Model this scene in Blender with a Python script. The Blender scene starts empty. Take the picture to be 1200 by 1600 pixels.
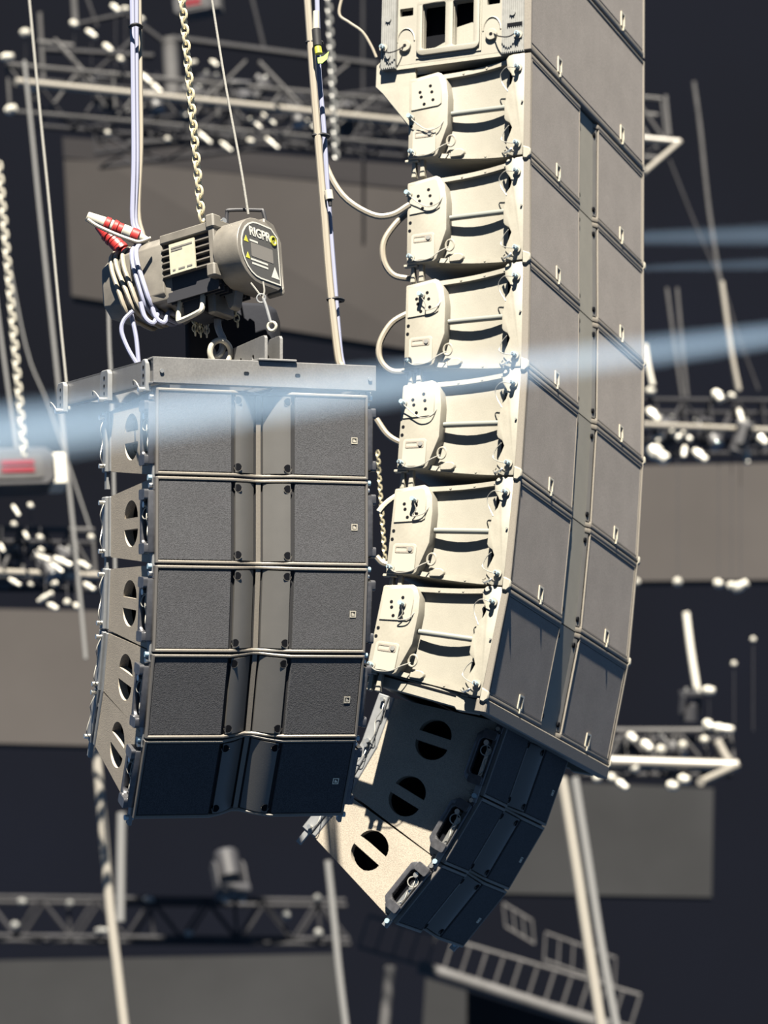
import bpy, bmesh, math, random
from math import sin, cos, tan, pi, radians as rad
from mathutils import Vector, Matrix
from mathutils.geometry import tessellate_polygon

# ------------------------------------------------------------------ camera
SC = bpy.context.scene
COL = SC.collection
PITCH, ROLL, FPX, CAMZ = rad(14.699), rad(5.524), 5333.0, 1.7
ex = Vector((1, 0, 0))
fw = Vector((0, cos(PITCH), sin(PITCH)))
eu = Vector((0, -sin(PITCH), cos(PITCH)))
rt = cos(ROLL) * ex - sin(ROLL) * eu
up = sin(ROLL) * ex + cos(ROLL) * eu
cd = bpy.data.cameras.new('camera')
cam = bpy.data.objects.new('camera', cd); COL.objects.link(cam)
cam.matrix_world = Matrix(((rt.x, up.x, -fw.x, 0), (rt.y, up.y, -fw.y, 0), (rt.z, up.z, -fw.z, CAMZ), (0, 0, 0, 1)))
cd.sensor_fit = 'VERTICAL'; cd.sensor_height = 36; cd.lens = 36 * FPX / 1600
cd.clip_end = 300
cd.dof.use_dof = True; cd.dof.focus_distance = 11.3; cd.dof.aperture_fstop = 3.2
SC.camera = cam

# ------------------------------------------------------------------ world, sun, exposure
wd = bpy.data.worlds.new('sky'); SC.world = wd; wd.use_nodes = True
wd.node_tree.nodes['Background'].inputs[0].default_value = (0.31, 0.56, 1.0, 1)
wd.node_tree.nodes['Background'].inputs[1].default_value = 0.36
SUN_EL, SUN_AZ = rad(53.5), rad(8)          # azimuth 0 = straight behind the camera, + to the right
sd = bpy.data.lights.new('sun', 'SUN'); sd.energy = 37; sd.angle = rad(0.6); sd.color = (1.0, 0.93, 0.80)
sun = bpy.data.objects.new('sun', sd); COL.objects.link(sun)
sdir = Vector((sin(SUN_AZ) * cos(SUN_EL), -cos(SUN_AZ) * cos(SUN_EL), sin(SUN_EL)))
sun.rotation_euler = sdir.to_track_quat('Z', 'Y').to_euler(); sun.location = sdir * 40
vs = SC.view_settings
vs.view_transform = 'Standard'; vs.look = 'None'; vs.gamma = 1; vs.exposure = 0.0; vs.use_curve_mapping = False

# ------------------------------------------------------------------ helpers
def pix(px, py, Y):
    """world point seen at pixel (px,py) of the 1200x1600 frame, on the plane y = Y"""
    d = fw * FPX + rt * (px - 600) + up * (800 - py)
    return Vector((0, 0, CAMZ)) + d * (Y / d.y)

def mat(name, col, rough=.6, metal=0., spec=.5, bump=0., bscale=200., var=0., vscale=40., speck=0., sscale=300., emit=None, estr=0.):
    m = bpy.data.materials.new(name); m.use_nodes = True
    nt = m.node_tree; b = nt.nodes['Principled BSDF']
    col = tuple(c * (.31 if metal < .5 else .78) for c in col)
    b.inputs['Base Color'].default_value = (*col, 1)
    b.inputs['Roughness'].default_value = rough
    b.inputs['Metallic'].default_value = metal
    b.inputs['Specular IOR Level'].default_value = spec
    tc = nt.nodes.new('ShaderNodeTexCoord')
    def noise(sc, det=2.):
        n = nt.nodes.new('ShaderNodeTexNoise'); n.inputs['Scale'].default_value = sc; n.inputs['Detail'].default_value = det
        nt.links.new(tc.outputs['Object'], n.inputs['Vector']); return n
    src = None
    def mixin(n, lo, hi, src):
        r = nt.nodes.new('ShaderNodeMapRange'); r.inputs['From Min'].default_value = .3; r.inputs['From Max'].default_value = .7
        r.inputs['To Min'].default_value = lo; r.inputs['To Max'].default_value = hi
        nt.links.new(n.outputs['Fac'], r.inputs['Value'])
        mx = nt.nodes.new('ShaderNodeMix'); mx.data_type = 'RGBA'; mx.blend_type = 'MULTIPLY'; mx.inputs['Factor'].default_value = 1
        if src is None: mx.inputs[6].default_value = (*col, 1)
        else: nt.links.new(src, mx.inputs[6])
        nt.links.new(r.outputs[0], mx.inputs[7]); return mx.outputs[2]
    if var: src = mixin(noise(vscale, 4.), 1 - var, 1 + var, src)
    if speck: src = mixin(noise(sscale, 1.), 1 - speck, 1 + speck, src)
    if src is not None: nt.links.new(src, b.inputs['Base Color'])
    if bump:
        n = noise(bscale, 2.); bp = nt.nodes.new('ShaderNodeBump'); bp.inputs['Strength'].default_value = bump; bp.inputs['Distance'].default_value = .002
        nt.links.new(n.outputs['Fac'], bp.inputs['Height']); nt.links.new(bp.outputs['Normal'], b.inputs['Normal'])
    if emit:
        b.inputs['Emission Color'].default_value = (*emit, 1); b.inputs['Emission Strength'].default_value = estr
    return m

M = dict(
    cab=mat('cabinet_paint', (.44, .38, .30), .65, bump=.35, bscale=260, var=.07, vscale=9, speck=.22, sscale=260),
    cabL=mat('large_cabinet_paint', (.40, .375, .31), .6, bump=.15, bscale=300, var=.06, vscale=12, speck=.06, sscale=300),
    rail=mat('rail_paint', (.36, .32, .265), .55, bump=.1, speck=.1, sscale=200),
    plate=mat('rigging_plate_paint', (.46, .43, .355), .5, var=.08, vscale=18, speck=.04, sscale=150),
    grilleL=mat('large_grille', (.44, .40, .37), .85, spec=.2, bump=.25, bscale=420, var=.07, vscale=7, speck=.16, sscale=330),
    grilleS=mat('small_grille', (.100, .101, .110), .9, spec=.25, bump=.6, bscale=330, var=.05, vscale=8, speck=.35, sscale=330),
    wave=mat('waveguide_panel', (.165, .158, .148), .42, bump=.05, var=.08, vscale=10),
    frame=mat('front_frame', (.27, .24, .20), .5, bump=.1, speck=.12, sscale=250),
    edge=mat('front_edge', (.19, .175, .16), .5),
    dark=mat('dark_recess', (.012, .013, .017), .8, spec=.02),  # near-black; puts the shade of holes and slots into colour
    rig=mat('dark_rigging_steel', (.085, .085, .092), .26, .6, var=.2, vscale=60),
    bright=mat('bright_steel', (.66, .65, .61), .25, .9),
    zinc=mat('zinc_bolt', (.62, .86, .98), .25, .3),
    steel=mat('grey_steel', (.40, .41, .42), .42, .35, var=.1, vscale=30),
    alum=mat('aluminium', (.46, .46, .44), .4, .35, var=.12, vscale=50),
    rod=mat('rod_steel', (.46, .475, .43), .3, .3),
    wire=mat('lanyard_wire', (.62, .60, .54), .35, .3),
    badge=mat('badge_silver', (.62, .56, .44), .3, .6),
    bar=mat('flybar_paint', (.255, .25, .245), .5, var=.08, vscale=20, speck=.12, sscale=200),
    beige=mat('beige_cable', (.42, .37, .29), .5),
    bluec=mat('pale_blue_cable', (.38, .40, .56), .45),
    rope=mat('rope', (.34, .33, .30), .8, bump=.5, bscale=150),
    ropefar=mat('grey_rope', (.20, .20, .20), .8),
    chain=mat('chain_steel', (.52, .46, .31), .35, .55),
    red=mat('red_plug', (.62, .035, .03), .4),
    white=mat('white_plastic', (.72, .68, .57), .4),
    hoist=mat('hoist_paint', (.225, .205, .175), .5, bump=.1, var=.18, vscale=22),
    hoistd=mat('hoist_black', (.045, .046, .055), .55, spec=.25),
    label=mat('rating_label', (.66, .63, .48), .5, var=.06, vscale=60),
    decal=mat('decal_charcoal', (.10, .098, .092), .45),
    decalw=mat('decal_white', (.80, .79, .72), .5),
    decaly=mat('decal_yellow', (.72, .70, .06), .5),
    decalg=mat('decal_grey', (.25, .235, .215), .5),
    neon=mat('neon_tape', (.50, .85, .04), .5),
    tape=mat('black_tape', (.03, .03, .034), .6, spec=.2),
    bag=mat('bag_fabric', (.025, .027, .036), .85, spec=.1, bump=.4, bscale=60),
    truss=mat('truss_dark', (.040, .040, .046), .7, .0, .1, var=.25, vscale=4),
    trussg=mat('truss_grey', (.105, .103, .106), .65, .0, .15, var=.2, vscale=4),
    pipe=mat('white_pipe', (.40, .37, .32), .45),
    clamp=mat('bright_clamp', (.95, .91, .80), .35),
    lamp=mat('lamp_black', (.06, .06, .068), .5, spec=.25),
    lens=mat('lamp_lens', (.30, .32, .36), .1, .4),
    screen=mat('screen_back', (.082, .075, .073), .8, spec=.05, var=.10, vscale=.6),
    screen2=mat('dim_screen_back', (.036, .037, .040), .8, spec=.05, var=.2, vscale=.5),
    baffle=mat('baffle_black', (.05, .05, .054), .7, spec=.1),
    cover=mat('cover_plate_lightened', (.54, .505, .42), .5),  # lighter than the plates, in place of shadow lines around the covers
    screend=mat('screen_top_band', (.050, .047, .050), .8, spec=.05),
    redp=mat('red_print', (.28, .02, .035), .6, spec=.1),
    cloth=mat('backdrop_cloth', (.0020, .0031, .0080), .95, spec=.05, var=.25, vscale=.12),
)

def orient(axis):
    return {'x': lambda u, v, a: (a, u, v), 'y': lambda u, v, a: (u, a, v), 'z': lambda u, v, a: (u, v, a)}[axis]

class MB:
    def __init__(s): s.v = []; s.f = []
    def add(s, vs, fs):
        o = len(s.v); s.v += [tuple(p) for p in vs]; s.f += [tuple(i + o for i in f) for f in fs]; return s
    def box(s, x0, x1, y0, y1, z0, z1):
        return s.add([(x0, y0, z0), (x1, y0, z0), (x1, y1, z0), (x0, y1, z0), (x0, y0, z1), (x1, y0, z1), (x1, y1, z1), (x0, y1, z1)],
                     [(0, 3, 2, 1), (4, 5, 6, 7), (0, 1, 5, 4), (1, 2, 6, 5), (2, 3, 7, 6), (3, 0, 4, 7)])
    def prism(s, poly, axis, a0, a1, holes=()):
        g = orient(axis); loops = [list(poly)] + [list(h) for h in holes]
        flat = [p for l in loops for p in l]; n = len(flat)
        tr = tessellate_polygon([[Vector((p[0], p[1], 0)) for p in l] for l in loops])
        vs = [g(p[0], p[1], a0) for p in flat] + [g(p[0], p[1], a1) for p in flat]
        fs = [tuple(t) for t in tr] + [tuple(i + n for i in reversed(t)) for t in tr]
        k = 0
        for l in loops:
            m = len(l)
            for i in range(m):
                j = (i + 1) % m; fs.append((k + i, k + j, k + j + n, k + i + n))
            k += m
        return s.add(vs, fs)
    def cyl(s, p, q, r, n=12, r2=None, caps=True):
        p, q = Vector(p), Vector(q); d = (q - p).normalized(); r2 = r if r2 is None else r2
        a = d.orthogonal().normalized(); b = d.cross(a)
        vs = []
        for c, rr in ((p, r), (q, r2)):
            vs += [c + (a * cos(2 * pi * i / n) + b * sin(2 * pi * i / n)) * rr for i in range(n)]
        fs = [(i, (i + 1) % n, n + (i + 1) % n, n + i) for i in range(n)]
        if caps: fs += [tuple(range(n - 1, -1, -1)), tuple(range(n, 2 * n))]
        return s.add(vs, fs)
    def tube(s, pts, r, n=8, closed=False, sub=5):
        P = [Vector(p) for p in pts]
        if sub > 1 and len(P) > 2:
            out = []; m = len(P)
            for i in range(m if closed else m - 1):
                a = P[(i - 1) % m] if (closed or i > 0) else P[0] * 2 - P[1]
                b, c = P[i], P[(i + 1) % m]
                e = P[(i + 2) % m] if (closed or i + 2 < m) else c * 2 - b
                for k in range(sub):
                    t = k / sub
                    out.append(.5 * ((2 * b) + (c - a) * t + (2 * a - 5 * b + 4 * c - e) * t * t + (3 * b - a - 3 * c + e) * t ** 3))
            if not closed: out.append(P[-1])
            P = out
        m = len(P); vs = []; prev = None
        for i in range(m):
            if closed: d = P[(i + 1) % m] - P[(i - 1) % m]
            else: d = P[min(i + 1, m - 1)] - P[max(i - 1, 0)]
            d.normalize()
            if prev is None: a = d.orthogonal().normalized()
            else: a = (prev - d * prev.dot(d)).normalized()
            prev = a; b = d.cross(a)
            vs += [P[i] + (a * cos(2 * pi * k / n) + b * sin(2 * pi * k / n)) * r for k in range(n)]
        fs = []
        for i in range(m if closed else m - 1):
            j = (i + 1) % m
            for k in range(n):
                l = (k + 1) % n; fs.append((i * n + k, i * n + l, j * n + l, j * n + k))
        if not closed: fs += [tuple(range(n - 1, -1, -1)), tuple((m - 1) * n + k for k in range(n))]
        return s.add(vs, fs)
    def ring(s, c, axis_vec, R, r, n=20, k=8, sx=1.0, updir=None):
        c = Vector(c); ax = Vector(axis_vec).normalized()
        a = Vector(updir).normalized() if updir else ax.orthogonal().normalized(); b = ax.cross(a)
        return s.tube([c + a * cos(2 * pi * i / n) * R * sx + b * sin(2 * pi * i / n) * R for i in range(n)], r, k, True, 1)
    def loft(s, loops):
        n = len(loops[0]); vs = [p for l in loops for p in l]
        fs = []
        for i in range(len(loops) - 1):
            for k in range(n):
                l = (k + 1) % n; fs.append((i * n + k, i * n + l, (i + 1) * n + l, (i + 1) * n + k))
        fs += [tuple(range(n - 1, -1, -1)), tuple((len(loops) - 1) * n + k for k in range(n))]
        return s.add(vs, fs)
    def mesh(s, name, m, bevel=0., seg=1):
        me = bpy.data.meshes.new(name); bm = bmesh.new()
        bv = [bm.verts.new(p) for p in s.v]
        for f in s.f:
            try: bm.faces.new([bv[i] for i in f])
            except ValueError: pass
        bmesh.ops.remove_doubles(bm, verts=bm.verts, dist=1e-6)
        bmesh.ops.recalc_face_normals(bm, faces=bm.faces)
        if bevel:
            es = [e for e in bm.edges if len(e.link_faces) == 2 and e.calc_face_angle(0) > .5]
            bmesh.ops.bevel(bm, geom=es, offset=bevel, segments=seg, profile=.5, affect='EDGES', clamp_overlap=True)
        for f in bm.faces: f.smooth = True
        for e in bm.edges:
            if len(e.link_faces) != 2 or e.calc_face_angle(0) > .6: e.smooth = False
        bm.to_mesh(me); bm.free()
        me.materials.append(M[m] if isinstance(m, str) else m)
        return me
    def build(s, name, m, parent=None, bevel=0., seg=1, loc=None):
        return link(name, s.mesh(name, m, bevel, seg), parent, loc)

def link(name, data, parent=None, loc=None):
    o = bpy.data.objects.new(name, data); COL.objects.link(o)
    if parent: o.parent = parent
    if loc is not None: o.location = loc
    return o
def tag(o, label, cat, group=None, kind=None):
    o['label'] = label
    if cat: o['category'] = cat
    if group: o['group'] = group
    if kind: o['kind'] = kind
    return o
def empty(name, mw=None):
    o = bpy.data.objects.new(name, None); COL.objects.link(o); o.empty_display_size = .05
    if mw is not None: o.matrix_world = mw
    return o
def copy_tree(o, parent=None):
    c = o.copy(); COL.objects.link(c); c.parent = parent
    for ch in list(o.children): copy_tree(ch, c)
    return c
def thing(name, label, cat, mw=None, group=None):
    return tag(empty(name, mw), label, cat, group)
def arc(cx, cy, r, a0, a1, n, ry=None):
    ry = r if ry is None else ry
    return [(cx + r * cos(rad(a0 + (a1 - a0) * i / n)), cy + ry * sin(rad(a0 + (a1 - a0) * i / n))) for i in range(n + 1)]
def rrect(x0, x1, y0, y1, r, n=4):
    return arc(x1 - r, y1 - r, r, 0, 90, n) + arc(x0 + r, y1 - r, r, 90, 180, n) + arc(x0 + r, y0 + r, r, 180, 270, n) + arc(x1 - r, y0 + r, r, 270, 360, n)
def circ(cx, cy, r, n=12): return [(cx + r * cos(2 * pi * i / n), cy + r * sin(2 * pi * i / n)) for i in range(n)]

def chain_mats(pos, yaw, bank, tilt, joints, H, n):
    A = Matrix.Rotation(rad(yaw), 3, 'Z') @ Matrix.Rotation(rad(bank), 3, 'Y')
    o = Vector(pos) + Vector((0, 0, CAMZ)); t = tilt; out = []
    for i in range(n):
        if i: t += joints[i - 1]
        R = A @ Matrix.Rotation(rad(t), 3, 'X')
        out.append(Matrix.Translation(o) @ R.to_4x4()); o = o + R @ Vector((0, 0, -H))
    return out, o, R
ONES = ['first', 'second', 'third', 'fourth', 'fifth', 'sixth', 'seventh', 'eighth', 'ninth', 'tenth', 'eleventh', 'twelfth', 'thirteenth', 'fourteenth', 'fifteenth', 'sixteenth', 'seventeenth', 'eighteenth', 'nineteenth', 'twentieth',
        'twenty-first', 'twenty-second', 'twenty-third', 'twenty-fourth', 'twenty-fifth', 'twenty-sixth']

# ------------------------------------------------------------------ the setting: dark backdrop far behind
bk = MB().box(-40, 40, 70, 70.2, -10, 60).build('wall_back', 'cloth')
tag(bk, 'dark navy cloth backdrop at the rear of the stage', None, kind='structure')

# ------------------------------------------------------------------ small line-array speaker
W1, H1, D1, T1 = .730, .2781, .4479, rad(9.813 / 2)
def small_speaker():
    root = empty('line_array_speaker')
    W, H, D = W1, H1, D1; zt = lambda y: -.0015 - y * tan(T1); zb = lambda y: -H + .0015 + y * tan(T1)
    hw = W / 2 - .012
    # handle openings: two half moons with a bar between, in each side panel
    yc, zc, hr, gap = .250, -H / 2, .065, .018
    h1 = [(yc + hr * cos(rad(a)), zc + gap + .057 * sin(rad(a))) for a in range(0, 181, 15)]
    h2 = [(yc + hr * cos(rad(a)), zc - gap + .057 * sin(rad(a))) for a in range(180, 361, 15)]
    side = [(.004, zt(.004)), (D, zt(D)), (D, zb(D)), (.004, zb(.004))]
    th = .030
    b = MB()
    for sx in (-1, 1):
        b.prism(side, 'x', sx * hw, sx * (hw - th), [h1, h2])
    xi = hw - th; tv = .014; yf = .062
    b.add([(-xi, yf, zt(yf)), (xi, yf, zt(yf)), (xi, D, zt(D)), (-xi, D, zt(D)), (-xi, yf, zt(yf) - tv), (xi, yf, zt(yf) - tv), (xi, D, zt(D) - tv), (-xi, D, zt(D) - tv)],
          [(0, 1, 2, 3), (7, 6, 5, 4), (0, 4, 5, 1), (1, 5, 6, 2), (2, 6, 7, 3), (3, 7, 4, 0)])
    b.add([(-xi, yf, zb(yf)), (xi, yf, zb(yf)), (xi, D, zb(D)), (-xi, D, zb(D)), (-xi, yf, zb(yf) + tv), (xi, yf, zb(yf) + tv), (xi, D, zb(D) + tv), (-xi, D, zb(D) + tv)],
          [(3, 2, 1, 0), (4, 5, 6, 7), (1, 5, 4, 0), (2, 6, 5, 1), (3, 7, 6, 2), (0, 4, 7, 3)])
    b.box(-xi, xi, D - th, D, zb(D) + tv, zt(D) - tv)
    b.build('cabinet', 'cab', root)
    for sx in (-1, 1):                                   # dished pockets behind the half moons
        m = MB(); po = [(yc + (hr + .006) * cos(rad(a)), zc + (.084) * sin(rad(a))) for a in range(0, 360, 20)]
        x0, x1 = sx * (hw - th - .001), sx * (hw - th - .06)
        n = len(po)
        m.add([(x0, u, v) for u, v in po] + [(x1, yc + (u - yc) * .72, zc + (v - zc) * .72) for u, v in po],
              [(i, (i + 1) % n, n + (i + 1) % n, n + i) for i in range(n)] + [tuple(range(n, 2 * n))])
        m.build('handle_pocket', 'dark', root)
    # front baffle, frame rails that follow the shallow V
    V, dep, lip = .098, .044, .013
    def prof(off):
        return [(-W / 2 + .008, off), (-V - .004, off), (-V * .55, off + dep * .45), (-.012, off + dep), (.012, off + dep), (V * .55, off + dep * .45), (V + .004, off), (W / 2 - .008, off)]
    back = [(W / 2 - .008, .05), (-W / 2 + .008, .05)]
    MB().prism(prof(-.010) + back, 'z', -.0025, -lip).build('top_rail', 'frame', root, .003)
    MB().prism(prof(-.010) + back, 'z', -H + .0025, -H + lip).build('bottom_rail', 'frame', root, .003)
    MB().prism(prof(.004) + [(W / 2 - .03, .055), (-W / 2 + .03, .055)], 'z', -lip, -H + lip).build('baffle', 'baffle', root)
    for sx in (-1, 1):
        MB().box(*sorted((sx * (W / 2 - .004), sx * (W / 2 - .013))), -.009, .03, -H + .003, -.003).build('side_edge', 'edge', root, .002)
        xa, xb = sorted((sx * (V + .010), sx * (W / 2 - .0145)))
        g = MB().box(xa, xb, -.007, .004, -H + lip + .0015, -lip - .0015).build('grille', 'grilleS', root, .002)
        if sx > 0:
            bx, bz, q = W / 2 - .052, -H * .54, .0105
            bd = MB().prism([(bx - q, bz - q), (bx + q, bz - q), (bx + q, bz + q), (bx - q, bz + q)], 'y', -.0085, -.004,
                            [[(bx - q * .72, bz - q * .72), (bx + q * .72, bz - q * .72), (bx + q * .72, bz + q * .72), (bx - q * .72, bz + q * .72)]])
            bd.prism([(bx - q * .4, bz - q * .5), (bx + q * .5, bz - q * .5), (bx + q * .5, bz - q * .1), (bx, bz + q * .4), (bx - q * .4, bz + q * .4)], 'y', -.0085, -.004)
            bd.build('badge', 'badge', g)
            MB().box(bx - q * .72, bx + q * .72, -.0055, -.004, bz - q * .72, bz + q * .72).build('badge_field', 'dark', g)
        # waveguide cover plate: slightly bowed, corners notched around the fixings
        st = []; N = 6
        for i in range(N + 1):
            t = i / N; x = sx * (.016 + (V - .020) * t); y = dep * (1 - t) ** 1.35 * .95 - .004 - .004 * sin(pi * t)
            st.append((x, y))
        m = MB(); z0, z1 = -H + lip + .003, -lip - .003
        m.loft([[(x, y, z0), (x, y, z1), (x, y + .012, z1), (x, y + .012, z0)] for x, y in st])
        wp = m.build('waveguide_plate', 'wave', root)
        for zz in (z0 + .017, z1 - .017):
            x, y = sx * (V - .013), -.006
            MB().prism(circ(x, zz, .0125, 16), 'y', y + .0022, y + .010).build('fixing_hole_disc', 'dark', wp)  # flush black disc; its colour stands for the shade of the recess
            MB().tube([(x + .0133 * cos(rad(q)), y + .003, zz + .0133 * sin(rad(q))) for q in range(180, 361, 20)], .0009, 5, sub=1).build('fixing_rim', 'frame', wp)
    MB().prism(arc(0, 0, .008, 0, 180, 6), 'z', -lip, -H + lip).build('centre_slot', 'frame', root).location = (0, dep - .006, 0)
    # rigging: front housing with pin and lanyard, rear bracket, on both sides
    for sx in (-1, 1):
        X = lambda d: sx * (hw + d)
        z0, z1 = -H + .035, -.045
        out = [(.004, z0), (.068, z0 + .004), (.086, z0 + .022), (.086, z1 - .022), (.068, z1 - .004), (.004, z1)]
        inn = [(.010, z0 + .030), (.054, z0 + .030), (.066, z0 + .042), (.066, z1 - .042), (.054, z1 - .030), (.010, z1 - .030)]
        h = MB().prism(out, 'x', X(0), X(.030), [inn]).build('rigging_housing', 'rig', root, .005, 2)
        MB().prism([(p[0], p[1]) for p in inn], 'x', X(0), X(.004)).build('housing_recess', 'dark', h)
        MB().prism([(.018, z0 + .03), (.036, z0 + .03), (.036, z1 - .06), (.018, z1 - .06)], 'x', X(.004), X(.020)).build('slide_bar', 'bright', h, .002)
        for zz in (z0 + .014, z1 - .014):
            MB().prism(rrect(.006, .060, zz - .017, zz + .017, .008), 'x', X(.026), X(.042)).build('stop_block', 'rig', h, .004)
        MB().cyl((X(.005), .040, z1 - .045), (X(.034), .040, z1 - .045), .010).build('pin', 'bright', h)
        MB().ring((X(.026), .034, z1 - .072), (sx, -.25, .2), .019, .0019, 18, 6).build('pull_ring', 'wire', h)
        MB().tube([(X(.02), .04, z1 - .05), (X(.03), .02, z1 - .09), (X(.022), .03, z0 + .09), (X(.028), .018, z0 + .06), (X(.02), .03, z0 + .035)], .0016, 5).build('lanyard', 'wire', h)
        lk = MB().box(*sorted((X(.002), X(.014))), .008, .032, -H - .03, z0 + .01).build('link_plate', 'steel', root, .002)
        MB().cyl((X(-.002), .020, -H - .006), (X(.026), .020, -H - .006), .009).build('link_bolt', 'zinc', lk)
        MB().cyl((X(.0), .020, -.03), (X(.022), .020, -.03), .008).build('link_bolt', 'bright', lk)
        MB().box(*sorted((X(-.004), X(.012))), .004, .034, -.046, -.004).build('corner_cleat', 'rig', root, .002)
        # rear bracket behind the cabinet
        zr0, zr1 = zb(D) + .0, zt(D) - .0
        rb = MB().box(*sorted((X(-.024), X(.004))), D, D + .020, zr0, zr1).box(*sorted((X(-.01), X(.012))), D + .02, D + .062, zr0, zr1).build('rear_bracket', 'steel', root, .003)
        MB().tube([(X(.013), D + .03, zr1 - .02), (X(.03), D + .02, zr1 - .06), (X(.018), D + .035, (zr0 + zr1) / 2), (X(.032), D + .015, zr0 + .05), (X(.014), D + .03, zr0 + .015)], .0016, 5).build('lanyard', 'wire', rb)
        for zz in (zr0 + .02, zr1 - .02):
            MB().cyl((X(.006), D + .035, zz), (X(.03), D + .035, zz), .008).build('pin', 'bright', rb)
        MB().box(*sorted((X(-.006), X(.006))), D + .028, D + .048, zr0 - .055, zr0 + .01).build('rear_link', 'steel', rb)
    return root

LM, LEND, LR = chain_mats((-.3466, 10.3827, 3.158), 24.394, .283, 12.611, (.018, 5.305, 8.843, 10.734), H1, 5)
SD = .982
DM, DEND, DR = chain_mats((.4761, 12.1919, 2.2904), 70.781, 1.547, 26.117, (11.898, 8.789), H1 * SD, 3)
proto = small_speaker()
for i, mw in enumerate(LM):
    o = proto if i == 0 else copy_tree(proto)
    o.matrix_world = mw
    tag(o, ['topmost small charcoal speaker, directly below the steel flying frame under the motor hoist',
            'second small speaker from the top of the five hung under the motor hoist',
            'middle one of the five small speakers hung under the motor hoist',
            'second small speaker from the bottom of the five hung under the motor hoist',
            'lowest of the five small speakers under the motor hoist, tilted down with shaded front'][i], 'speaker', 'five small speakers under the motor hoist')
for i, mw in enumerate(DM):
    o = copy_tree(proto); o.matrix_world = mw @ Matrix.Scale(SD, 4)
    tag(o, ['small speaker in shade right under the tall array of large speakers',
            'middle of three small downfill speakers, its side half shaded half sunlit',
            'lowest small downfill speaker, steeply tilted, sunlit side with half-moon handles'][i], 'speaker', 'three small speakers under the tall array')

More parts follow.
